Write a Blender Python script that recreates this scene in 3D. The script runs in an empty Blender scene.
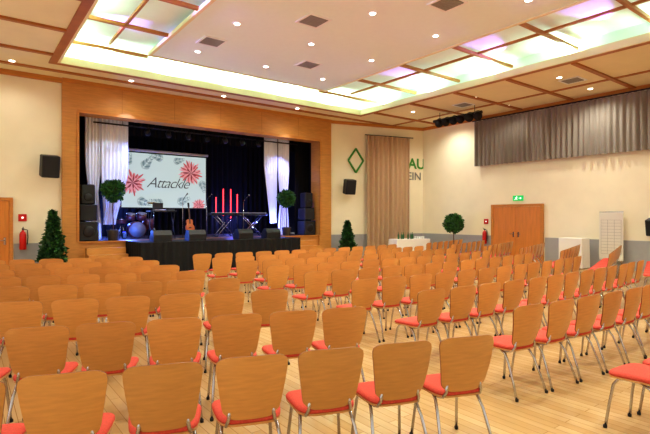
import bpy, math, random
from mathutils import Vector, Matrix
random.seed(7)
S=bpy.context.scene
S.view_settings.view_transform='Standard'
try: S.view_settings.look='Medium High Contrast'
except Exception: pass
COL=S.collection
# ---------------------------------------------------------------- materials
MATS={}
def lin(c):
    return tuple((x/255.0/12.92 if x/255.0<=0.04045 else ((x/255.0+0.055)/1.055)**2.4) for x in c)
def mat(name,rgb,rough=0.6,metal=0.0,emit=None,estr=0.0,noise=0.0,nscale=8.0,sub=None,stretch=None,coat=0.0,bump=0.0,bscale=80,vary=0.0):
    m=bpy.data.materials.new(name); m.use_nodes=True
    nt=m.node_tree; b=nt.nodes['Principled BSDF']
    c=lin(rgb)+(1,)
    b.inputs['Base Color'].default_value=c
    b.inputs['Roughness'].default_value=rough
    b.inputs['Metallic'].default_value=metal
    if coat: 
        b.inputs['Coat Weight'].default_value=coat; b.inputs['Coat Roughness'].default_value=0.15
    if emit:
        b.inputs['Emission Color'].default_value=lin(emit)+(1,); b.inputs['Emission Strength'].default_value=estr
    if noise>0 or bump>0:
        tc=nt.nodes.new('ShaderNodeTexCoord'); mp=nt.nodes.new('ShaderNodeMapping')
        if stretch: mp.inputs['Scale'].default_value=stretch
        nt.links.new(tc.outputs['Object'],mp.inputs['Vector'])
    if noise>0:
        n=nt.nodes.new('ShaderNodeTexNoise'); n.inputs['Scale'].default_value=nscale; n.inputs['Detail'].default_value=4
        r=nt.nodes.new('ShaderNodeValToRGB')
        r.color_ramp.elements[0].position=0.3; r.color_ramp.elements[1].position=0.7
        r.color_ramp.elements[0].color=tuple(x*(1-noise) for x in c[:3])+(1,)
        r.color_ramp.elements[1].color=tuple(min(1,x*(1+noise)) for x in c[:3])+(1,)
        nt.links.new(mp.outputs[0],n.inputs['Vector']); nt.links.new(n.outputs['Fac'],r.inputs[0]); out=r.outputs[0]
        if vary>0:
            oi=nt.nodes.new('ShaderNodeObjectInfo'); mr=nt.nodes.new('ShaderNodeMapRange'); mr.inputs['To Min'].default_value=1-vary; mr.inputs['To Max'].default_value=1+vary
            hs=nt.nodes.new('ShaderNodeHueSaturation'); nt.links.new(oi.outputs['Random'],mr.inputs['Value']); nt.links.new(mr.outputs[0],hs.inputs['Value']); nt.links.new(out,hs.inputs['Color']); out=hs.outputs[0]
        nt.links.new(out,b.inputs['Base Color'])
    if bump>0:
        n2=nt.nodes.new('ShaderNodeTexNoise'); n2.inputs['Scale'].default_value=bscale
        bp=nt.nodes.new('ShaderNodeBump'); bp.inputs['Strength'].default_value=bump; bp.inputs['Distance'].default_value=0.01
        nt.links.new(mp.outputs[0],n2.inputs['Vector']); nt.links.new(n2.outputs['Fac'],bp.inputs['Height']); nt.links.new(bp.outputs[0],b.inputs['Normal'])
    MATS[name]=m
    return m
mat('wall_plaster',(244,234,206),0.85,noise=0.03,nscale=1.5)
mat('dado_grey',(168,168,168),0.7,noise=0.03)
mat('ceiling_white',(236,246,240),0.9,noise=0.01)
mat('ceiling_cream',(234,220,178),0.85,noise=0.03,nscale=2)
mat('wood_trim',(196,128,58),0.5,noise=0.12,nscale=3,stretch=(1,1,8))
mat('wood_beam',(172,108,50),0.5,noise=0.12,nscale=3)
mat('wood_panel',(200,140,72),0.45,noise=0.1,nscale=3,stretch=(1,1,8))
mat('wood_door',(206,130,56),0.4,noise=0.1,nscale=3,stretch=(6,6,0.6))
mat('chair_ply',(206,150,84),0.33,noise=0.08,nscale=4,stretch=(2,2,14),coat=0.3,vary=0.10)
mat('chair_edge',(140,86,42),0.5)
mat('chair_fabric',(210,82,66),0.9,noise=0.12,nscale=90,bump=0.3,bscale=300)
mat('chrome',(190,190,195),0.18,1.0)
mat('black_cloth',(12,11,13),0.95)
mat('black_skirt',(16,15,17),0.9)
mat('black_plastic',(22,22,24),0.5)
mat('grille',(34,34,36),0.7,noise=0.3,nscale=120)
mat('dark_metal',(60,60,64),0.4,0.8)
mat('stage_floor',(60,50,44),0.6,noise=0.1)
mat('white_drape',(240,240,244),0.85)
mat('tan_drape',(190,160,128),0.9,noise=0.06,nscale=30)
mat('grey_drape',(148,140,130),0.9,noise=0.05,nscale=30)
mat('leaf',(58,110,44),0.6,noise=0.4,nscale=9)
mat('leaf_dark',(38,78,40),0.6,noise=0.4,nscale=9)
mat('bark',(90,66,44),0.8,noise=0.2)
mat('pot_dark',(70,66,66),0.5)
mat('red_paint',(200,24,20),0.35)
mat('white_cloth',(240,236,228),0.85)
mat('white_paint',(240,240,236),0.5)
mat('paper',(226,220,206),0.8)
mat('ink',(150,145,136),0.8)
mat('sign_green',(70,150,60),0.6)
mat('sign_grey',(130,132,128),0.6)
mat('exit_green',(20,160,80),0.5,emit=(20,180,90),estr=0.8)
mat('exit_white',(250,250,250),0.5,emit=(255,255,255),estr=0.9)
mat('screen_white',(100,110,110),0.8,emit=(206,222,220),estr=0.70)
mat('screen_edge',(20,20,20),0.8)
mat('flower_red',(150,60,60),0.8,emit=(210,104,108),estr=0.5)
mat('flower_pink',(180,110,110),0.8,emit=(232,168,172),estr=0.55)
mat('flower_dark',(110,40,40),0.8,emit=(160,70,80),estr=0.45)
mat('leaf_print',(100,120,120),0.8,emit=(136,158,160),estr=0.45)
mat('leaf_print_light',(110,120,120),0.8,emit=(176,194,194),estr=0.55)
mat('script_ink',(50,50,54),0.8,emit=(90,80,84),estr=0.3)
mat('led_red',(255,60,60),0.5,emit=(255,60,70),estr=3)
mat('led_blue',(60,60,255),0.5,emit=(70,80,255),estr=4)
mat('lamp_glow',(255,240,210),0.5,emit=(255,244,224),estr=12)
mat('vent_grey',(150,146,138),0.6)
mat('drum_red',(86,38,36),0.3)
mat('drum_head',(100,100,104),0.5)
mat('cymbal',(200,160,70),0.25,0.9)
mat('guitar_wood',(190,100,50),0.3)
mat('key_white',(235,235,235),0.4)
mat('glass_bottle',(60,110,70),0.15)
# parquet
m=bpy.data.materials.new('parquet'); m.use_nodes=True; nt=m.node_tree; b=nt.nodes['Principled BSDF']
tc=nt.nodes.new('ShaderNodeTexCoord'); mp=nt.nodes.new('ShaderNodeMapping'); mp.inputs['Rotation'].default_value=(0,0,math.radians(90))
br=nt.nodes.new('ShaderNodeTexBrick'); br.inputs['Scale'].default_value=1.0
br.inputs['Color1'].default_value=lin((220,186,136))+(1,); br.inputs['Color2'].default_value=lin((206,168,114))+(1,)
br.inputs['Mortar'].default_value=lin((176,134,84))+(1,); br.inputs['Mortar Size'].default_value=0.003
br.inputs['Brick Width'].default_value=1.4; br.inputs['Row Height'].default_value=0.09; br.offset=0.37
ns=nt.nodes.new('ShaderNodeTexNoise'); ns.inputs['Scale'].default_value=3; ns.inputs['Detail'].default_value=6
mp2=nt.nodes.new('ShaderNodeMapping'); mp2.inputs['Scale'].default_value=(8,1,1)
mx=nt.nodes.new('ShaderNodeMix'); mx.data_type='RGBA'; mx.blend_type='MULTIPLY'; mx.inputs[0].default_value=0.2
nt.links.new(tc.outputs['Object'],mp.inputs[0]); nt.links.new(mp.outputs[0],br.inputs[0]); nt.links.new(tc.outputs['Object'],mp2.inputs[0]); nt.links.new(mp2.outputs[0],ns.inputs[0])
nt.links.new(br.outputs['Color'],mx.inputs[6]); nt.links.new(ns.outputs['Fac'],mx.inputs[7]); nt.links.new(mx.outputs[2],b.inputs['Base Color'])
b.inputs['Roughness'].default_value=0.24
MATS['parquet']=m

# ---------------------------------------------------------------- mesh builder
class MB:
    def __init__(s): s.v=[];s.f=[];s.m=[];s.sm=[];s.names=[]
    def mi(s,n):
        if n not in s.names: s.names.append(n)
        return s.names.index(n)
    def add(s,V,F,mt,smooth=False,M=None):
        o=len(s.v)
        for p in V:
            p=Vector(p)
            if M is not None: p=M@p
            s.v.append(p)
        i=s.mi(mt)
        for f in F:
            s.f.append([o+k for k in f]); s.m.append(i); s.sm.append(smooth)
    def box(s,a,b,mt,M=None):
        x0,y0,z0=a;x1,y1,z1=b
        V=[(x0,y0,z0),(x1,y0,z0),(x1,y1,z0),(x0,y1,z0),(x0,y0,z1),(x1,y0,z1),(x1,y1,z1),(x0,y1,z1)]
        s.add(V,[(0,3,2,1),(4,5,6,7),(0,1,5,4),(1,2,6,5),(2,3,7,6),(3,0,4,7)],mt,False,M)
    def rbox(s,c,d,mt,r=0.02,M=None):  # chamfered box
        hx,hy,hz=[q/2 for q in d]; V=[];F=[]
        def ring(ins,z): return [(c[0]+x,c[1]+y,c[2]+z) for x,y in
            [(-hx+ins+r,-hy+ins),(hx-ins-r,-hy+ins),(hx-ins,-hy+ins+r),(hx-ins,hy-ins-r),(hx-ins-r,hy-ins),(-hx+ins+r,hy-ins),(-hx+ins,hy-ins-r),(-hx+ins,-hy+ins+r)]]
        for ins,z in [(r,-hz),(0,-hz+r),(0,hz-r),(r,hz)]: V+=ring(ins,z)
        for k in range(3):
            for j in range(8):
                F.append((k*8+j,k*8+(j+1)%8,(k+1)*8+(j+1)%8,(k+1)*8+j))
        F.append(tuple(range(7,-1,-1))); F.append(tuple(range(24,32)))
        s.add(V,F,mt,False,M)
    def tube(s,P,r,mt,n=8,M=None,r2=None):
        P=[Vector(p) for p in P]; V=[];F=[]
        up=None
        for i,p in enumerate(P):
            t=(P[min(i+1,len(P)-1)]-P[max(i-1,0)]).normalized()
            if up is None:
                up=Vector((0,0,1)) if abs(t.z)<0.9 else Vector((0,1,0))
            a=(up-t*up.dot(t)).normalized(); up=a; bb=t.cross(a)
            rr=r if r2 is None else r+(r2-r)*i/(len(P)-1)
            for k in range(n):
                an=2*math.pi*k/n; V.append(p+a*math.cos(an)*rr+bb*math.sin(an)*rr)
        for i in range(len(P)-1):
            for k in range(n):
                F.append((i*n+k,i*n+(k+1)%n,(i+1)*n+(k+1)%n,(i+1)*n+k))
        F.append(tuple(range(n-1,-1,-1))); F.append(tuple((len(P)-1)*n+k for k in range(n)))
        s.add(V,F,mt,True,M)
    def lathe(s,prof,mt,c=(0,0,0),n=20,M=None,smooth=True):
        V=[];F=[]
        for r,z in prof:
            for k in range(n):
                a=2*math.pi*k/n; V.append((c[0]+r*math.cos(a),c[1]+r*math.sin(a),c[2]+z))
        for i in range(len(prof)-1):
            for k in range(n): F.append((i*n+k,i*n+(k+1)%n,(i+1)*n+(k+1)%n,(i+1)*n+k))
        F.append(tuple(range(n-1,-1,-1))); F.append(tuple((len(prof)-1)*n+k for k in range(n)))
        s.add(V,F,mt,smooth,M)
    def grid(s,fn,nu,nv,mt,smooth=True,M=None):
        V=[fn(i/nu,j/nv) for j in range(nv+1) for i in range(nu+1)]
        F=[(j*(nu+1)+i,j*(nu+1)+i+1,(j+1)*(nu+1)+i+1,(j+1)*(nu+1)+i) for j in range(nv) for i in range(nu)]
        s.add(V,F,mt,smooth,M)
    def mesh(s,name):
        me=bpy.data.meshes.new(name); me.from_pydata([tuple(p) for p in s.v],[],s.f)
        for n in s.names: me.materials.append(MATS[n])
        me.polygons.foreach_set('material_index',s.m); me.polygons.foreach_set('use_smooth',s.sm)
        me.update(); return me
    def obj(s,name,loc=(0,0,0),rz=0,parent=None):
        o=bpy.data.objects.new(name,s.mesh(name)); COL.objects.link(o); o.location=loc; o.rotation_euler=(0,0,rz)
        if parent: o.parent=parent
        return o
def T(x,y,z,rz=0,rx=0,ry=0):
    return Matrix.Translation((x,y,z))@Matrix.Rotation(rz,4,'Z')@Matrix.Rotation(ry,4,'Y')@Matrix.Rotation(rx,4,'X')
def empty(name,loc=(0,0,0),rz=0):
    e=bpy.data.objects.new(name,None); e.location=loc; e.rotation_euler=(0,0,rz); COL.objects.link(e); return e
def text(name,body,loc,rot,size,mt,parent=None,shear=0,ext=0.005,align='CENTER',off=0.0,sp=1.0):
    c=bpy.data.curves.new(name,'FONT'); c.body=body; c.size=size; c.extrude=ext; c.shear=shear; c.align_x=align; c.offset=off; c.space_character=sp
    c.materials.append(MATS[mt]); o=bpy.data.objects.new(name,c); COL.objects.link(o); o.location=loc; o.rotation_euler=rot
    if parent: o.parent=parent
    return o
# ---------------------------------------------------------------- dims
XL,XR=-2.3,16.9; YS=15.9; YB=-4.0; ZC=5.8
PX0,PX1=2.3,12.35; OX0,OX1=2.75,11.75; OZ=4.85; SZ=0.95
CX,CY=XR,14.7
AW=math.atan2(CY-YS,CX-PX1); AL=math.hypot(CX-PX1,CY-YS)
def aw(t,off=0.0):   # point on angled wall, off metres into room
    x=PX1+(CX-PX1)*t; y=YS+(CY-YS)*t
    return x+math.sin(AW)*off, y-math.cos(AW)*off
# floor
b=MB(); b.box((XL-.2,YB,-.1),(XR+.2,YS+.1,0),'parquet'); b.obj('floor')
# walls
b=MB(); b.box((XL-.2,YS,0),(PX0,YS+.25,6.0),'wall_plaster'); b.box((XL,YS-.02,0),(-.12,YS,0.95),'dado_grey'); b.box((1.12,YS-.02,0),(PX0-.01,YS,0.95),'dado_grey'); b.obj('wall_stage_left')
b=MB(); M=T(PX1,YS,0,AW)
b.box((0,0,0),(AL+.3,.25,6.0),'wall_plaster',M); b.box((0.01,-.02,0),(AL-.02,0,0.95),'dado_grey',M); b.obj('wall_stage_right')
b=MB(); b.box((XR,YB,0),(XR+.2,CY+.1,6.0),'wall_plaster'); b.box((XR-.02,YB,0),(XR,8.9,0.95),'dado_grey'); b.box((XR-.02,11.1,0),(XR,CY-.02,0.95),'dado_grey'); b.obj('wall_right')
# back wall with a tall glazed opening
b=MB(); b.box((XL-.2,YB-.2,0),(2.0,YB,6.5),'wall_plaster'); b.box((13,YB-.2,0),(XR+.2,YB,6.5),'wall_plaster'); b.box((2,YB-.2,3.6),(13,YB,6.5),'wall_plaster'); b.box((2,YB-.2,0),(13,YB,1.6),'wall_plaster'); b.obj('wall_back')
b=MB()
for x in (2.0,4.7,7.45,10.2,12.92): b.box((x,YB-.14,1.6),(x+.08,YB-.06,3.6),'white_paint')
for z in (1.6,3.52): b.box((2,YB-.14,z),(13,YB-.06,z+.08),'white_paint')
b.obj('window_6')
# left wall with tall window openings
b=MB(); b.box((XL-.2,YB,0),(XL,YS,0.9),'wall_plaster'); b.box((XL-.2,YB,4.2),(XL,YS,6.0),'wall_plaster')
for y in (0.2,3.6,7.0,10.4,13.8): b.box((XL-.2,y,0.9),(XL,y+.6 if y<13 else YS,4.2),'wall_plaster')
b.box((XL-.2,YB,0.9),(XL,-2.4,4.2),'wall_plaster')
b.obj('wall_left')
k=0
for y0,y1 in ((-2.4,0.2),(0.8,3.6),(4.2,7.0),(7.6,10.4),(11.0,13.8)):
    k+=1; b=MB()
    for yy in (y0,(y0+y1)/2-.03,y1-.06): b.box((XL-.14,yy,.9),(XL-.06,yy+.06,4.2),'white_paint')
    for zz in (.9,3.2,4.14): b.box((XL-.14,y0,zz),(XL-.06,y1,zz+.06),'white_paint')
    b.obj('window_%d'%k)
# proscenium
b=MB()
b.box((PX0,YS-.12,0),(OX0,YS+.5,OZ),'wood_panel'); b.box((OX1,YS-.12,0),(PX1,YS+.5,OZ),'wood_panel')
b.box((PX0,YS-.12,OZ),(PX1,YS+.5,ZC+.1),'wood_panel')
b.box((OX0,YS-.02,0),(OX1,YS+.3,SZ-.02),'wood_panel')
for x in range(1,6): b.box((PX0+x*1.675-.006,YS-.125,OZ+.1),(PX0+x*1.675+.006,YS-.115,ZC-.12),'wood_beam')
b.box((OX0-.05,YS-.15,OZ-.02),(OX1+.05,YS-.1,OZ+.08),'wood_trim')
b.box((OX0-.07,YS-.15,SZ),(OX0+.0,YS-.1,OZ),'wood_trim'); b.box((OX1,YS-.15,SZ),(OX1+.07,YS-.1,OZ),'wood_trim')
b.box((PX0,YS-.16,ZC-.12),(PX1,YS-.1,ZC-.0),'wood_trim')
b.obj('wall_proscenium')
# stage
b=MB(); b.box((PX0+.1,YS+.0,SZ-.05),(PX1-.1,20.2,SZ),'stage_floor'); b.box((OX0,YS-.08,SZ-.04),(OX1,YS+.02,SZ+.005),'wood_trim'); b.obj('stage_floor')
b=MB(); b.box((PX0-.2,20.0,SZ),(PX1+.2,20.2,5.6),'black_cloth'); b.box((PX0-.2,YS+.5,SZ),(PX0,20.2,5.6),'black_cloth'); b.box((PX1,YS+.5,SZ),(PX1+.2,20.2,5.6),'black_cloth')
b.obj('wall_stage_back')
b=MB(); b.box((PX0-.2,YS+.5,5.6),(PX1+.2,20.2,5.7),'black_cloth'); b.obj('ceiling_stage')
def curtain(name,p0,p1,z0,z1,mt,folds,amp,wfn=None,nz=14,thick=0):
    b=MB(); p0=Vector(p0);p1=Vector(p1); d=(p1-p0); L=d.length; d.normalize(); n=Vector((d.y,-d.x))
    nu=folds*8; rnd=[random.uniform(.7,1.25) for _ in range(folds+1)]
    def fn(u,v):
        w=1.0;cs=0.0
        if wfn: w,cs=wfn(v)
        uu=0.5+(u-0.5)*w+cs
        a=amp*rnd[int(u*folds)]*(0.75+0.35*(1-v))
        o=math.sin(u*folds*2*math.pi)*a+amp*.25*math.sin(u*folds*4.7+v*2)
        p=p0+d*(L*uu)+n*o
        return (p.x,p.y,z0+(z1-z0)*v)
    b.grid(fn,nu,nz,mt); return b.obj(name)
curtain('stage_backdrop_curtain',(PX0+.05,19.6),(PX1-.05,19.6),SZ,5.4,'black_cloth',40,.06)
for x0,x1 in ((2.4,3.35),(11.3,12.2)):
    curtain('stage_wing_curtain',(x0,17.0),(x1,17.2),SZ,5.4,'black_cloth',7,.06)
curtain('stage_valance_curtain',(PX0+.15,17.3),(PX1-.15,17.3),4.55,5.45,'black_cloth',40,.05)
# white drapes
curtain('white_stage_drape',(3.08,16.75),(3.58,16.75),SZ+.02,5.2,'white_drape',5,.06,lambda v:(1-.35*math.exp(-((v-.35)/.15)**2),0))
curtain('white_stage_drape',(3.55,16.7),(4.4,16.7),SZ+.5,5.2,'white_drape',7,.06,lambda v:(0.45+.55*min(1,max(0,(v-.05)/.4)),-.2*(1-min(1,v/.45))))
curtain('white_stage_drape',(9.65,16.75),(10.3,16.75),SZ+.5,5.1,'white_drape',6,.06,lambda v:(0.5+.5*min(1,max(0,(v-.05)/.6)),.2*(1-min(1,v/.6))))
curtain('white_stage_drape',(10.35,16.8),(10.9,16.8),SZ+.02,5.1,'white_drape',5,.06,lambda v:(1-.3*math.exp(-((v-.35)/.15)**2),0))
# stage extension
b=MB(); b.box((4.1,14.2,.9),(9.7,YS-.1,SZ),'black_plastic'); b.obj('stage_platform')
b=MB()
def sk(u,v):
    L=1.6+5.6+1.6; s_=u*L
    o=.02*math.sin(s_*28)
    if s_<1.6: return (4.08-o,YS-.14-s_,.02+.92*v)
    if s_<7.2: return (4.08+(s_-1.6)*1.0,14.18-o,.02+.92*v)
    return (9.72+o,14.25+(s_-7.2),.02+.92*v)
b.grid(sk,500,1,'black_skirt'); b.obj('stage_skirt')
# steps
for xx in (10.2,2.9):
    b=MB()
    for i in range(4): b.box((0,-.28*(4-i),0),(1.1,-.28*(3-i),.19*(i+1)),'wood_panel')
    b.obj('stage_steps',(xx,YS-.17,0))
# ---------------------------------------------------------------- ceiling
RX0,RX1,RY=2.0,12.6,14.2
b=MB()
b.box((RX1,YB,ZC),(XR+.2,16.2,ZC+.05),'ceiling_cream'); b.box((XL-.2,YB,ZC),(RX0,16.2,ZC+.05),'ceiling_cream'); b.box((RX0,RY,ZC),(RX1,16.2,ZC+.05),'ceiling_cream')
b.box((RX0-.5,YB,6.4),(RX1+.5,RY+.5,6.45),'ceiling_white')
b.box((RX0-.55,YB,ZC+.05),(RX0-.5,RY+.5,6.45),'ceiling_white'); b.box((RX1+.5,YB,ZC+.05),(RX1+.55,RY+.5,6.45),'ceiling_white'); b.box((RX0-.5,RY+.5,ZC+.05),(RX1+.5,RY+.55,6.45),'ceiling_white')
b.box((4.1,YB,6.15),(10.1,13.25,6.2),'ceiling_white')   # floating centre panel
b.box((4.25,YB,6.2),(9.95,13.1,6.4),'ceiling_white')
b.obj('ceiling')
b=MB() # cove lips and wood trims
b.box((RX1-.02,YB,ZC-.03),(RX1+.04,RY,ZC+.16),'ceiling_cream'); b.box((RX0-.04,YB,ZC-.03),(RX0+.02,RY,ZC+.16),'ceiling_cream'); b.box((RX0-.04,RY-.02,ZC-.03),(RX1+.04,RY+.04,ZC+.16),'ceiling_cream')
b.box((RX1+.04,YB,ZC-.03),(RX1+.22,RY+.22,ZC),'wood_beam'); b.box((RX0-.22,YB,ZC-.03),(RX0-.04,RY+.22,ZC),'wood_beam'); b.box((RX0-.04,RY+.04,ZC-.03),(RX1+.04,RY+.22,ZC),'wood_beam')
b.box((XL,YS-.9,ZC-.04),(XR,YS-.75,ZC),'wood_beam')
b.box((15.2,YB,ZC-.03),(15.32,YS-.9,ZC),'wood_beam'); 
b.obj('trim_1')
b=MB()
ys=[-1.6+1.9*i for i in range(9)]
for y in ys:
    if y<RY: 
        b.box((RX1+.22,y-.06,ZC-.05),(XR,y+.06,ZC),'wood_beam'); b.box((XL,y-.06,ZC-.05),(RX0-.22,y+.06,ZC),'wood_beam')
        b.box((10.1,y-.04,6.16),(RX1+.45,y+.04,6.24),'wood_beam'); b.box((RX0-.45,y-.04,6.16),(4.1,y+.04,6.24),'wood_beam')
b.box((11.3,YB,6.2),(11.36,13.3,6.26),'wood_beam'); b.box((3.0,YB,6.2),(3.06,13.3,6.26),'wood_beam')
b.obj('trim_2')
b=MB(); b.box((XL,YS-.1,ZC-.14),(PX0,YS,ZC),'wood_trim'); b.box((XR-.08,YB,ZC-.12),(XR,CY,ZC),'wood_trim'); M=T(PX1,YS,0,AW); b.box((0,-.08,ZC-.12),(AL,0,ZC),'wood_trim',M); b.obj('trim_3')
b=MB()
for x0,y0,x1,y1 in ((4.02,YB,4.1,13.33),(10.1,YB,10.18,13.33),(4.1,13.25,10.1,13.33)): b.box((x0,y0,6.13),(x1,y1,6.22),'ceiling_cream')
b.obj('trim_4')
# downlights
DL=[(x,y,6.15) for x in (5.0,7.1,9.2) for y in (0.6,3.0,5.2,7.6,9.9,12.2)]+[(x,y,5.8) for x in (13.9,15.9) for y in (1.2,4.1,6.9,9.8,12.6)]+[(x,14.85,5.8) for x in (1,4,7,10)]+[(0,y,5.8) for y in (0.2,3,6,9,12)]
b=MB()
for x,y,z in DL:
    b.lathe([(.10,-.012),(.10,0)],'white_paint',(x,y,z),16,smooth=False); b.lathe([(.065,-.016),(.065,-.011)],'lamp_glow',(x,y,z),16,smooth=False)
b.obj('ceiling_downlights')
def light(name,kind,loc,energy,color,target=None,**kw):
    l=bpy.data.lights.new(name,kind); l.energy=energy; l.color=color
    for a,v in kw.items(): setattr(l,a,v)
    o=bpy.data.objects.new(name,l); COL.objects.link(o); o.location=loc
    if target is not None: o.rotation_euler=(Vector(target)-Vector(loc)).to_track_quat('-Z','Y').to_euler()
    return o
WARM=(1.0,.97,.84)
for x,y,z in DL:
    en=215
    if y>14: en=65
    light('downlight_lamp','SPOT',(x,y,z-.03),en,WARM,(x,y,0),spot_size=math.radians(150),spot_blend=.8,shadow_soft_size=.06)
# cove lamps sitting on the ledge behind the lip
cg=(.58,1.0,.80)
for y in [-1.0+2.4*k for k in range(7)]:
    for x in (RX1+.27,RX0-.27):
        light('cove_lamp','AREA',(x,y,ZC+.1),50,cg,(x-(.25 if x>5 else -.25),y,6.4),shape='RECTANGLE',size=.12,size_y=.5)
for x in [3.0+2.1*k for k in range(5)]:
    light('cove_lamp','AREA',(x,RY+.27,ZC+.1),46,cg,(x,RY+.0,6.4),shape='RECTANGLE',size=.5,size_y=.12)
for k,y in enumerate((1.5,4.9,7.6,10.8)):
    light('purple_effect_lamp','SPOT',(RX1+.15,y,ZC+.2),420,(.42,.2,1.0),(11.0,y,6.4),spot_size=math.radians(38),spot_blend=.6,shadow_soft_size=.05)
for k,y in enumerate((4.0,7.0,9.6,12.0)):
    light('purple_effect_lamp','SPOT',(RX0-.15,y,ZC+.2),420,(.42,.2,1.0),(3.5,y,6.4),spot_size=math.radians(38),spot_blend=.6,shadow_soft_size=.05)
# vents
for x,y,z in ((5.0,11.3,6.15),(8.0,11.3,6.15),(6.3,8.7,6.15),(8.0,6.3,6.15),(14.5,6.8,5.8),(14.5,10.7,5.8)):
    b=MB(); w=.3
    b.box((-w,-w,-.02),(w,-w+.05,0),'white_paint'); b.box((-w,w-.05,-.02),(w,w,0),'white_paint'); b.box((-w,-w+.05,-.02),(-w+.05,w-.05,0),'white_paint'); b.box((w-.05,-w+.05,-.02),(w,w-.05,0),'white_paint')
    b.box((-w+.05,-w+.05,-.004),(w-.05,w-.05,0),'dark_metal')
    for k in range(7): b.box((-w+.05,-.22+k*.068,-.016),(w-.05,-.165+k*.068,-.004),'vent_grey')
    b.obj('ceiling_vent',(x,y,z))
# ---------------------------------------------------------------- chair
def make_chair():
    b=MB()
    z0,z1=.470,.868
    def shell(u,v,off):
        uu=-1+2*u
        w=.165+.058*v**.8
        w*=1-.06*max(0,(v-.85)/.15)**2-.10*max(0,(.12-v)/.12)**2
        x=uu*w
        h=z0+(z1-z0)*v
        cor=abs(uu)**8
        h+= -(.026*cor)*v**4 + .022*cor*(1-v)**4 + .008*(1-uu*uu)*v
        y=-.195-.085*v+.045*uu*uu*(.5+.5*v) - .012*math.sin(v*math.pi)
        return (x,y+off,h)
    nu,nv=16,12
    b.grid(lambda u,v:shell(u,v,-.006),nu,nv,'chair_ply'); b.grid(lambda u,v:shell(1-u,v,.006),nu,nv,'chair_ply')
    ring=[(i/nu,0) for i in range(nu)]+[(1,j/nv) for j in range(nv)]+[(1-i/nu,1) for i in range(nu)]+[(0,1-j/nv) for j in range(nv)]
    V=[];F=[]
    for u,v in ring: V.append(shell(u,v,-.006)); V.append(shell(u,v,.006))
    n=len(ring)
    for k in range(n): F.append((2*k,2*((k+1)%n),2*((k+1)%n)+1,2*k+1)[::-1])
    b.add(V,F,'chair_edge')
    def seat(mt,prof):
        V=[];F=[];n=28
        for sc,z in prof:
            for k in range(n):
                a=2*math.pi*k/n; c,s_=math.cos(a),math.sin(a)
                x=math.copysign(abs(c)**.45,c)*.212*sc; y=math.copysign(abs(s_)**.45,s_)*.205*sc
                x*=1+.10*(y/.2); V.append((x,y+.01,z+.02*(y>0)*(y/.2)**2*-.6))
        for i in range(len(prof)-1):
            for k in range(n): F.append((i*n+k,i*n+(k+1)%n,(i+1)*n+(k+1)%n,(i+1)*n+k))
        F.append(tuple(range(n-1,-1,-1))); F.append(tuple((len(prof)-1)*n+k for k in range(n)))
        b.add(V,F,mt,True)
    seat('chair_ply',[(.96,.428),(.99,.430),(.99,.440),(.96,.442)])
    seat('chair_fabric',[(.95,.442),(1.0,.450),(1.0,.462),(.96,.474),(.8,.479)])
    for sx in (-1,1):
        b.tube([(sx*.20,.215,.0),(sx*.185,.19,.20),(sx*.172,.165,.36),(sx*.165,.13,.41),(sx*.16,.07,.42),(sx*.155,-.12,.418),(sx*.15,-.165,.43),(sx*.14,-.193,.47),(sx*.125,-.19,.56)],.0115,'chrome')
        b.tube([(sx*.215,-.27,.0),(sx*.20,-.215,.16),(sx*.185,-.15,.32),(sx*.172,-.10,.395),(sx*.16,-.04,.42)],.0115,'chrome')
        b.lathe([(.015,0),(.016,.02),(.013,.025)],'black_plastic',(sx*.20,.215,0),10); b.lathe([(.015,0),(.016,.02),(.013,.025)],'black_plastic',(sx*.215,-.27,0),10)
    b.tube([(-.16,.10,.418),(.16,.10,.418)],.009,'chrome'); b.tube([(-.157,-.08,.418),(.157,-.08,.418)],.009,'chrome')
    return b.mesh('banquet_chair')
CH=make_chair()
def chair(x,y,ang):
    o=bpy.data.objects.new('banquet_chair',CH); COL.objects.link(o); o.location=(x,y,0); o.rotation_euler=(0,0,ang+random.uniform(-.03,.03))
aL=math.radians(-19.3)
for y in (2.26,3.58,4.92,6.15,7.3,8.4,9.5,10.5):
    for k in range(10):
        s_=k*.5+random.uniform(-.015,.015)
        X=2.87-s_*math.cos(aL); Y=y-s_*math.sin(aL)
        if X>-2.0 and Y<13.4: chair(X,Y,aL)
for y in (1.42,2.62,3.8,4.95,6.05,7.15,8.25,9.35,10.4):
    for k in range(13):
        X=4.3+.5*k; dx=X-7.3; chair(X,y-.15+.018*dx*dx+random.uniform(-.015,.015),.036*dx)
for y in (1.42,2.62,3.8,4.95,6.05,7.15,8.25,9.35,10.3):
    for k in range(8):
        X=11.8+.5*k*math.cos(aL); Y=y+.5*k*-math.sin(aL)*.9
        if X<16.2 and not (X>14.8 and 6<Y): chair(X,Y,-aL)
# ---------------------------------------------------------------- doors
def door(name,w,h,leaves,loc,rz):
    b=MB(); fr=.09
    b.box((-w/2-fr,-.05,0),(-w/2,.05,h+fr),'wood_trim'); b.box((w/2,-.05,0),(w/2+fr,.05,h+fr),'wood_trim'); b.box((-w/2,-.05,h),(w/2,.05,h+fr),'wood_trim')
    lw=w/leaves
    for i in range(leaves):
        x0=-w/2+i*lw; b.box((x0+.005,-.03,.01),(x0+lw-.005,.02,h-.005),'wood_door')
        hx=x0+lw-.1 if i==0 else x0+.1
        b.tube([(hx,-.03,1.05),(hx,-.09,1.05),(hx+(-.12 if i==0 else .12),-.09,1.05)],.011,'chrome')
        b.rbox((hx,-.035,1.03),(.05,.012,.2),'chrome',.004)
    return b.obj(name,loc,rz)
door('door_1',1.95,2.1,2,(XR-.075,10.0,0),math.radians(-90))
door('door_2',1.0,2.15,1,(0.5,YS-.075,0),0)
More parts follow.
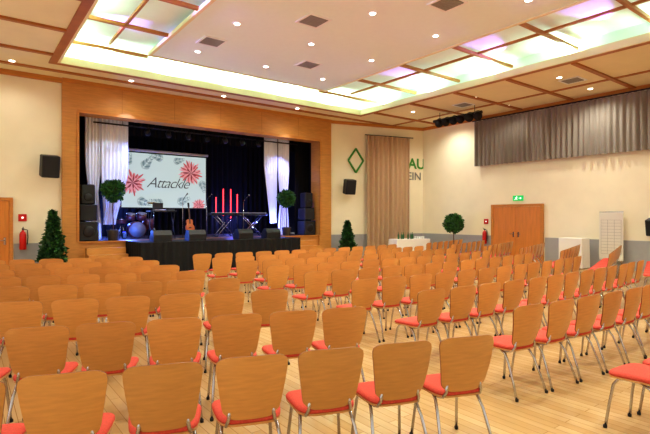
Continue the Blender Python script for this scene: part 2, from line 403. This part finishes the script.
# exit sign
def exit_sign(loc,rz):
    e=empty('exit_sign',loc,rz)
    b=MB(); b.rbox((0,-.03,0),(.42,.05,.2),'exit_green',.008); b.obj('sign_box',parent=e)
    b=MB(); M=T(-.07,-.058,0,0)
    def bar(p,q,w):
        p=Vector(p);q=Vector(q);d=(q-p).normalized();n=Vector((-d.y,d.x))*w
        V=[(a.x,0,a.y) for a in (p-n,q-n,q+n,p+n)]; b.add(V,[(0,1,2,3)],'exit_white',False,M)
    b.add([(.018*math.cos(a)+.03,0,.058+.018*math.sin(a)) for a in [k*math.pi/5 for k in range(10)]],[tuple(range(10))],'exit_white',False,M)
    bar((.02,.035),(-.005,-.01),.014); bar((-.005,-.01),(.04,-.03),.008); bar((.04,-.03),(.03,-.07),.008); bar((-.005,-.01),(-.03,-.045),.008); bar((-.03,-.045),(-.065,-.05),.008)
    bar((.02,.03),(.055,.005),.006); bar((.02,.03),(-.025,.02),.006); bar((-.025,.02),(-.04,-.005),.006)
    M=T(.1,-.058,0); bar((-.06,0),(.04,0),.008); bar((.04,0),(.0,.035),.008); bar((.04,0),(.0,-.035),.008)
    b.obj('pictogram',parent=e)
exit_sign((XR,9.95,2.42),math.radians(-90))
# fire extinguishers
def extinguisher(loc,rz):
    b=MB()
    b.lathe([(.07,0),(.085,.02),(.085,.42),(.07,.48),(.03,.52),(.03,.55)],'red_paint',(0,-.11,0),18)
    b.rbox((0,-.11,.58),(.05,.09,.05),'black_plastic',.01); b.tube([(0,-.13,.60),(0,-.22,.64)],.01,'black_plastic')
    b.tube([(.03,-.11,.58),(.11,-.12,.55),(.12,-.13,.35),(.10,-.14,.15)],.012,'black_plastic')
    b.box((-.05,-.03,.1),(.05,-.0,.5),'dark_metal')
    b.box((-.1,-.008,.8),(.1,0,1.0),'red_paint'); b.lathe([(.03,0),(.03,.002)],'exit_white',M=T(0,-.009,.9,0,math.pi/2)); 
    b.obj('fire_extinguisher',loc,rz)
extinguisher((1.32,YS-.025,.78),0); extinguisher((XR-.025,11.35,.62),math.radians(-90))
# ---------------------------------------------------------------- plants
def leaves(b,fn,n,mt,sz):
    for _ in range(n):
        p,nr=fn(); nr=Vector(nr).normalized(); p=Vector(p)
        d=(nr+Vector((random.uniform(-1,1),random.uniform(-1,1),random.uniform(-1,1)))*.9).normalized()
        s_=d.cross(Vector((random.uniform(-1,1),random.uniform(-1,1),random.uniform(-1,1)))).normalized()
        L=sz*random.uniform(.7,1.3); w=L*.3
        b.add([p,p+d*L*.5+s_*w,p+d*L,p+d*L*.5-s_*w],[(0,1,2,3)],mt)
def sph():
    return Vector((random.gauss(0,1),random.gauss(0,1),random.gauss(0,1))).normalized()
def topiary(loc,H,R,pot='pot_dark'):
    b=MB(); zc=H-R
    b.lathe([(.13,0),(.15,.02),(.19,.32),(.2,.34),(.18,.34),(.17,.30)],pot,n=20)
    b.lathe([(.165,.29),(.165,.31)],'bark')
    b.tube([(0,0,.3),(.015,.01,.6),(-.01,0,.9),(0,0,zc)],.02,'bark',r2=.015)
    for i in range(5):
        a=i*1.256; b.tube([(0,0,zc-R*.8),(math.cos(a)*R*.4,math.sin(a)*R*.4,zc)],.01,'bark',5)
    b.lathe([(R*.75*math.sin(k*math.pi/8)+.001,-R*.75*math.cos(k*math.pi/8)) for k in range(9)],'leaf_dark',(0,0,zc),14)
    def f():
        v=sph(); r=R*random.uniform(.7,1.0)*(1+.08*math.sin(v.x*7+v.z*5)); return (v.x*r,v.y*r,zc+v.z*r),v
    leaves(b,f,900,'leaf',.10); leaves(b,f,400,'leaf_dark',.10)
    b.obj('topiary_tree',loc)
def conifer(loc,H,R):
    b=MB()
    b.lathe([(.14,0),(.16,.02),(.2,.28),(.21,.3),(.19,.3)],'pot_dark')
    b.lathe([(.17,.27),(.17,.285)],'bark'); b.tube([(0,0,.27),(0,0,H*.9)],.02,'bark',r2=.006)
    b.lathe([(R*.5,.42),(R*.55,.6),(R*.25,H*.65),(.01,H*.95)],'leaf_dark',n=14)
    def f():
        t=random.random()**1.5; z=.35+(H-.4)*t; a=random.uniform(0,6.283)
        r=R*((1-t)**.8)*(.6+.5*math.sin(a*2.5+z*7)**2)*min(1,(t+.06)/.12); r*=random.uniform(.55,1.1)
        return (r*math.cos(a),r*math.sin(a),z),(math.cos(a),math.sin(a),.5)
    leaves(b,f,1300,'leaf_dark',.12); leaves(b,f,700,'leaf',.11)
    b.obj('potted_conifer',loc)
topiary((3.78,16.1,SZ),1.9,.31); topiary((10.33,16.12,SZ),1.8,.31); topiary((15.9,12.2,0),1.8,.36)
conifer((2.0,15.3,0),1.9,.34); p=aw(.12,.6); conifer((p[0],p[1],0),1.55,.32)
# ---------------------------------------------------------------- speakers
def wall_speaker(loc,rz,w=.45,h=.62):
    b=MB(); M=T(0,-.35,0,0,math.radians(12))
    b.rbox((0,0,0),(w,.36,h),'black_plastic',.02,M); b.rbox((0,-.185,0),(w-.06,.02,h-.06),'grille',.005,M)
    b.tube([(0,-.18,0),(0,-.01,.05)],.03,'dark_metal'); b.box((-.08,-.02,-.08),(.08,0,.18),'dark_metal'); b.obj('wall_speaker',loc,rz)
wall_speaker((1.92,YS-.02,3.15),math.radians(5)); p=aw(.165,.01); wall_speaker((p[0],p[1],2.98),AW)
def pa(loc,rz):
    b=MB(); b.rbox((0,0,.3),(.55,.55,.6),'black_plastic',.02); b.rbox((0,-.28,.3),(.5,.02,.54),'grille',.005)
    b.lathe([(.17,0),(.15,.01),(.05,.02)],'dark_metal',M=T(0,-.29,.3,0,math.pi/2))
    b.rbox((0,0,.88),(.5,.5,.5),'black_plastic',.02); b.rbox((0,-.255,.88),(.46,.02,.46),'grille',.005)
    b.rbox((0,0,1.45),(.40,.38,.62),'black_plastic',.03); b.rbox((0,-.195,1.45),(.35,.02,.56),'grille',.005)
    b.lathe([(.12,0),(.1,.01),(.03,.02)],'dark_metal',M=T(0,-.205,1.36,0,math.pi/2)); b.obj('pa_speaker_stack',loc,rz)
pa((3.05,16.25,SZ),0); pa((11.4,16.25,SZ),0)
def wedge(loc,rz):
    b=MB(); V=[]
    pr=[(-.2,0),(.2,0),(.2,.14),(.06,.34),(-.12,.34),(-.2,.2)]
    for x in (-.28,.28): V+=[(x,y,z) for y,z in pr]
    b.add(V,[(0,1,2,3,4,5)[::-1],(6,7,8,9,10,11)]+[(i,(i+1)%6,(i+1)%6+6,i+6) for i in range(6)],'black_plastic'); 
    b.add([(-.24,.195,.155),(.24,.195,.155),(.24,.075,.328),(-.24,.075,.328)],[(0,1,2,3)],'grille'); b.obj('floor_monitor',loc,rz)
for x in (4.8,5.9,7.6,8.7): wedge((x,14.6,SZ),random.uniform(-.2,.2))
# ---------------------------------------------------------------- screen
e=empty('projection_screen',(6.31,18.6,3.1))
SW,SH=3.3,2.07
b=MB(); b.box((-SW/2-.05,.0,-SH/2-.05),(SW/2+.05,.04,SH/2+.05),'screen_edge'); b.box((-SW/2,-.01,-SH/2),(SW/2,.0,SH/2),'screen_white'); b.tube([(-SW/2-.1,.02,SH/2+.1),(SW/2+.1,.02,SH/2+.1)],.06,'white_paint'); 
for sx in (-1,1): b.tube([(sx*1.5,.02,SH/2+.1),(sx*1.5,.02,2.3)],.01,'dark_metal')
b.obj('screen_panel',parent=e)
def petal(b,cx,cz,a,L,w,mt,y,r0=0.0):
    d=Vector((math.cos(a),math.sin(a)));n=Vector((-d.y,d.x)); pts=[]
    for t,s_ in ((r0,.1),(.3,.7),(.65,1),(.9,.6),(1,0),(.9,-.6),(.65,-1),(.3,-.7)):
        p=d*L*t+n*w*s_; px=min(max(cx+p.x,-SW/2),SW/2); pz=min(max(cz+p.y,-SH/2),SH/2); pts.append((px,y,pz))
    b.add(pts,[tuple(range(8))],mt)
b=MB()
for cx,cz,R in ((-1.26,-.10,.52),(1.0,.38,.54),(1.35,-.92,.3)):
    for k in range(30): petal(b,cx,cz,k*.2094+random.uniform(-.08,.08),R*random.uniform(.7,1.05),R*.075,'flower_pink' if k%2==0 else 'flower_red',-.016-.0002*k)
    for k in range(14): petal(b,cx,cz,k*.45+random.uniform(-.1,.1),R*random.uniform(.4,.6),R*.06,'flower_dark' if k%2 else 'flower_pink',-.023-.0002*k)
for cx,cz,a,L in ((-.9,.45,.9,.65),(-.1,.88,2.9,.6),(.3,.78,.3,.5),(1.45,.1,-1.3,.55),(-1.45,.55,1.3,.5),(-1.1,-.75,-.3,.6),(-.1,-.9,2.9,.6),(.45,-.85,.4,.6)):
    d=Vector((math.cos(a),math.sin(a)))
    for k in range(7):
        q=d*L*k/7; ln=L*.42*(1-k/9)
        for sg in (-1,1): petal(b,cx+q.x,cz+q.y,a+sg*.75,ln,ln*.2,'leaf_print' if k%2 else 'leaf_print_light',-.012-.0002*k)
b.obj('printed_flowers',parent=e)
text('title_text','Attackle',(.08,-.03,-.26),(math.pi/2,0,0),.58,'script_ink',e,shear=.45,ext=.001,off=-.006,sp=.86)
# ---------------------------------------------------------------- instruments
def drum_kit(loc):
    b=MB(); H=math.pi/2
    b.lathe([(.28,-.2),(.29,-.2),(.29,.2),(.28,.2)],'drum_red',M=T(0,0,.3,0,H),n=24); b.lathe([(.27,.0),(.27,.004)],'drum_head',M=T(0,-.202,.3,0,H),n=24)
    for x,y,z,r,h,rx in ((-.2,0,.66,.15,.2,.3),(.18,0,.66,.16,.22,.3),(.5,.25,.3,.2,.38,0),(-.45,.2,.52,.17,.14,0)):
        M=T(x,y,z,0,rx); b.lathe([(r,0),(r,h)],'drum_red',M=M,n=20); b.lathe([(r+.006,h-.01),(r+.006,h+.012),(r-.01,h+.012)],'chrome',M=M,n=20); b.lathe([(r-.01,h+.008),(r-.01,h+.014)],'drum_head',M=M,n=20)
    for x,y,h,r in ((-.65,.1,1.15,.2),(.65,.1,1.25,.24),(-.75,.35,.9,.18)):
        b.tube([(x,y,.3),(x,y,h)],.012,'chrome'); b.lathe([(r,0),(r*.4,.02),(.03,.035),(.01,.05)],'cymbal',M=T(x,y,h,0,.2),n=24)
        for k in range(3): b.tube([(x,y,.35),(x+.22*math.cos(k*2.09),y+.22*math.sin(k*2.09),0)],.01,'chrome',6)
    for x in (.35,.65): b.tube([(x,.25,0),(x,.25,.32)],.01,'chrome',6)
    for k in range(3): b.tube([(-.45,.2,.52),(-.45+.18*math.cos(k*2.09),.2+.18*math.sin(k*2.09),0)],.01,'chrome',6)
    b.obj('drum_kit',loc)
drum_kit((4.85,17.4,SZ))
def guitar(loc,rz,mt):
    b=MB(); M=T(0,0,.2,0,math.radians(-10))
    out=[(0,0),(.13,.01),(.18,.1),(.17,.2),(.115,.28),(.13,.36),(.12,.44),(.05,.47),(0,.46)]
    pts=out+[(-x,z) for x,z in out[-2:0:-1]]; n=len(pts)
    V=[(x,-.03,z) for x,z in pts]+[(x,.03,z) for x,z in pts]
    b.add(V,[tuple(range(n)),tuple(range(2*n-1,n-1,-1))]+[(i,(i+n),((i+1)%n)+n,(i+1)%n) for i in range(n)],mt,False,M)
    b.box((-.025,-.045,.3),(.025,-.03,.95),'bark',M); b.rbox((0,-.035,1.02),(.08,.02,.16),'black_plastic',.005,M); b.rbox((0,-.035,.15),(.09,.015,.04),'black_plastic',.004,M)
    b.tube([(0,.12,.75),(0,.15,.25),(-.2,-.12,0)],.01,'dark_metal'); b.tube([(0,.15,.25),(.2,-.12,0)],.01,'dark_metal'); b.tube([(0,.13,.5),(0,.33,0)],.01,'dark_metal')
    b.tube([(-.14,-.06,.2),(-.12,.14,.22),(.12,.14,.22),(.14,-.06,.2)],.01,'dark_metal')
    b.obj('electric_guitar',loc,rz)
guitar((6.75,17.2,SZ),.1,'guitar_wood')
def keyboard(loc,rz,w=1.25):
    b=MB()
    b.rbox((0,0,.86),(w,.32,.1),'black_plastic',.015); b.box((-w/2+.08,-.14,.91),(w/2-.05,.02,.918),'key_white')
    for i in range(int((w-.15)/.05)): 
        if i%7 not in (2,6): b.box((-w/2+.11+i*.05,-.04,.918),(-w/2+.135+i*.05,.02,.928),'black_plastic')
    for y in (-.12,.12):
        b.tube([(-.4,y,0),(.4,y,.8)],.014,'chrome'); b.tube([(.4,y,0),(-.4,y,.8)],.014,'chrome')
    for x in (-.4,.4): b.tube([(x,-.2,.015),(x,.2,.015)],.015,'dark_metal'); b.tube([(x,-.16,.8),(x,.16,.8)],.014,'dark_metal')
    b.obj('keyboard_on_stand',loc,rz)
keyboard((7.95,16.85,SZ),.15); keyboard((9.1,16.75,SZ),-.1)
b=MB(); b.rbox((0,0,.95),(.9,.5,.05),'black_plastic',.01)
for x in (-.4,.4):
    b.tube([(x,-.2,0),(x,.2,.92)],.014,'dark_metal'); b.tube([(x,.2,0),(x,-.2,.92)],.014,'dark_metal')
b.rbox((-.1,-.03,.99),(.36,.25,.02),'chrome',.005); b.box((-.28,.09,1.0),(.08,.1,1.24),'dark_metal'); b.rbox((.28,0,1.0),(.25,.3,.07),'dark_metal',.01)
b.obj('laptop_stand',(5.45,16.5,SZ))
def mic(loc):
    b=MB(); b.lathe([(.14,0),(.14,.015),(.02,.03)],'black_plastic'); b.tube([(0,0,.02),(0,0,1.35)],.01,'chrome'); b.tube([(0,0,1.35),(0,-.3,1.5)],.008,'chrome')
    b.tube([(0,-.3,1.5),(0,-.42,1.55)],.015,'black_plastic'); b.lathe([(.01,-.03),(.03,0),(.01,.03)],'chrome',(0,-.44,1.56),10); b.obj('microphone_stand',loc)
for x,y in ((6.2,16.5),(7.1,16.5),(8.5,16.3)): mic((x,y,SZ))
for x,z0,z1 in ((8.1,1.85,2.5),(8.42,1.75,2.85),(8.75,1.65,2.85),(9.05,1.85,2.65)):
    b=MB(); b.lathe([(.13,0),(.13,.02)],'black_plastic'); b.tube([(0,0,0),(0,0,z0-SZ)],.012,'dark_metal'); b.tube([(0,0,z0-SZ),(0,0,z1-SZ)],.02,'led_red'); b.obj('led_tube_light',(x,17.9,SZ))
# stage light bar
b=MB(); b.tube([(3.3,16.6,4.75),(11.2,16.6,4.75)],.025,'dark_metal')
for x in (4.2,8.0,11.0): b.tube([(x,16.6,4.75),(x,16.6,5.45)],.01,'dark_metal',6)
for i in range(7):
    x=5.0+i*.72; M=T(x,16.6,4.62,0,math.radians(-35))
    b.lathe([(.06,.1),(.09,.05),(.09,-.12)],'black_plastic',M=M,n=14); b.lathe([(.06,-.122),(.06,-.125)],'grille',M=M,n=12)
b.obj('stage_light_bar')
for x,c,en in ((4.6,(.2,.26,1),260),(6.6,(.6,.6,1),160),(8.6,(.6,.6,1),160),(10.4,(.25,.25,1),220)):
    light('stage_fill_spot','SPOT',(x,16.0,4.75),en,c,(x-.1,17.2,SZ),spot_size=math.radians(75),spot_blend=.6,shadow_soft_size=.06)
light('stage_fill_spot','SPOT',(4.4,14.6,5.6),170,(.5,.66,1),(3.75,16.75,3.6),spot_size=math.radians(32),spot_blend=.6,shadow_soft_size=.06)  # added fill, no fixture: brightens the left white drapes
light('stage_fill_spot','SPOT',(9.8,14.6,5.6),140,(.55,.66,1),(10.3,16.75,3.6),spot_size=math.radians(32),spot_blend=.6,shadow_soft_size=.06)  # same added fill for the right white drapes
b=MB()
for x in (4.0,4.35): b.rbox((x,17.0,.12),(.14,.14,.22),'black_plastic',.02); b.lathe([(.05,0),(.05,.01)],'led_blue',(x,17.0,.23),12)
b.obj('floor_uplights',(0,0,SZ))
light('blue_uplight','POINT',(4.3,16.4,SZ+.35),120,(.08,.2,1),shadow_soft_size=.05)
light('blue_uplight','POINT',(9.9,16.5,SZ+.5),90,(.12,.18,1),shadow_soft_size=.05)
light('blue_uplight','POINT',(4.5,18.9,SZ+.9),90,(.1,.18,1),shadow_soft_size=.05)
light('blue_uplight','POINT',(9.4,19.0,SZ+.7),80,(.12,.16,1),shadow_soft_size=.05)
# ceiling spotlight cluster
b=MB(); b.tube([(0,-1.1,0),(0,1.1,0)],.06,'black_plastic')
for y in (-.8,.8): b.tube([(0,y,0),(0,y,.3)],.012,'black_plastic',6)
for i,y in enumerate((-.95,-.6,-.25,.1,.45,.8)):
    M=T(-.02,y,-.08,random.uniform(-.3,.3),math.radians(-20),math.radians(60)); b.lathe([(.06,.16),(.14,.1),(.14,-.14),(.16,-.16)],'black_plastic',M=M,n=14); b.lathe([(.12,-.15),(.12,-.155)],'grille',M=M,n=12)
b.obj('ceiling_spotlight_bar',(14.9,11.3,5.5))
# ---------------------------------------------------------------- wall drapes
curtain('window_curtain',(XR-.16,11.8),(XR-.16,0.5),3.78,5.62,'grey_drape',60,.055,nz=4)
b=MB(); b.tube([(0,0,0),(0,11.5,0)],.025,'dark_metal'); 
for y in (.5,4,7.5,11): b.tube([(0,y,0),(.15,y,0)],.012,'dark_metal',6)
b.obj('curtain_rail',(XR-.16,.4,5.65))
p0=aw(.357,.22); p1=aw(.815,.22); curtain('tan_wall_drape',p0,p1,.25,5.25,'tan_drape',9,.07)
b=MB(); b.tube([(-.1,0,0),(2.35,0,0)],.02,'dark_metal'); 
for x in (.1,2.1): b.tube([(x,0,0),(x,.2,0)],.012,'dark_metal',6)
b.obj('drape_rod',(p0[0],p0[1],5.27),AW)
# lettering on wall
e=empty('wall_lettering',(aw(0)[0],aw(0)[1],0),AW)
text('letters_top','AU',(.824*AL+.02,-.015,3.92),(math.pi/2,0,0),.66,'sign_green',e,align='LEFT',off=.012,ext=.01)
text('letters_bottom','EIN',(.824*AL-.04,-.015,3.4),(math.pi/2,0,0),.50,'sign_grey',e,align='LEFT',off=.004,ext=.01)
b=MB(); cx=.262*AL
for (dx0,dz0),(dx1,dz1) in (((-.36,0),(0,.52)),((0,.52),(.36,0)),((.36,0),(0,-.52)),((0,-.52),(-.36,0))):
    b.tube([(cx+dx0,-.03,4.15+dz0),(cx+dx1,-.03,4.15+dz1)],.045,'sign_green')
b.obj('diamond_mark',parent=e)
# ---------------------------------------------------------------- tables / poster at right
def cloth_table(loc,w,d,h,rz=0,stuff=False):
    b=MB(); b.rbox((0,0,h-.015),(w,d,.03),'white_cloth',.008)
    def fn(u,v):
        a=u*4; s_=int(a)%4; t=a-int(a); c=[(-1,-1),(1,-1),(1,1),(-1,1)]; p=c[s_];q=c[(s_+1)%4]
        x=p[0]+(q[0]-p[0])*t;y=p[1]+(q[1]-p[1])*t; o=1+.03*math.sin(u*60)*(1-v)+.04*(1-v)
        return (x*w/2*o,y*d/2*o,.03+(h-.035)*v)
    b.grid(fn,96,4,'white_cloth')
    if stuff:
        for i in range(6): b.lathe([(.035,0),(.035,.17),(.012,.22),(.012,.28)],'glass_bottle',(-.5+i*.13,random.uniform(-.1,.1),h),10)
        for i in range(6): b.lathe([(.02,0),(.035,.1)],'white_paint',(.3+.08*i,random.uniform(-.2,.1),h),10)
    b.obj('cloth_covered_table',loc,rz)
cloth_table((16.2,7.55,0),.75,.55,1.0,math.radians(90))
cloth_table((14.9,13.7,0),1.6,.7,.78,AW,True)
b=MB(); b.box((-.36,-.03,.3),(.36,-.01,1.85),'paper')
for k in range(12): b.box((-.3,-.034,.5+k*.1),(.3,-.03,.506+k*.1),'ink')
for x in (-.3,-.1,.1,.3): b.box((x-.003,-.034,.5),(x+.003,-.03,1.606),'ink')
b.box((-.36,-.01,.27),(.36,.01,.3),'chrome'); b.box((-.36,-.01,1.85),(.36,.01,1.88),'chrome')
for x in (-.3,.3): b.tube([(x,0,0),(x,0,1.85)],.012,'chrome',6); b.tube([(x,-.15,.012),(x,.15,.012)],.012,'chrome',6)
b.obj('notice_board',(16.7,6.6,0),math.radians(-90))
wall_speaker((XR-.02,5.35,1.4),math.radians(-90),.35,.5)
# ---------------------------------------------------------------- world, camera
w=bpy.data.worlds.new('World'); S.world=w; w.use_nodes=True
bg=w.node_tree.nodes['Background']; bg.inputs[0].default_value=(1.0,.98,.93,1); bg.inputs[1].default_value=1.5
cam=bpy.data.cameras.new('camera'); co=bpy.data.objects.new('camera',cam); COL.objects.link(co); S.camera=co
co.location=(0,0,1.7); co.rotation_euler=(math.pi/2,0,-math.radians(37.3)); cam.lens=474/650*36; cam.sensor_width=36; cam.clip_start=.05
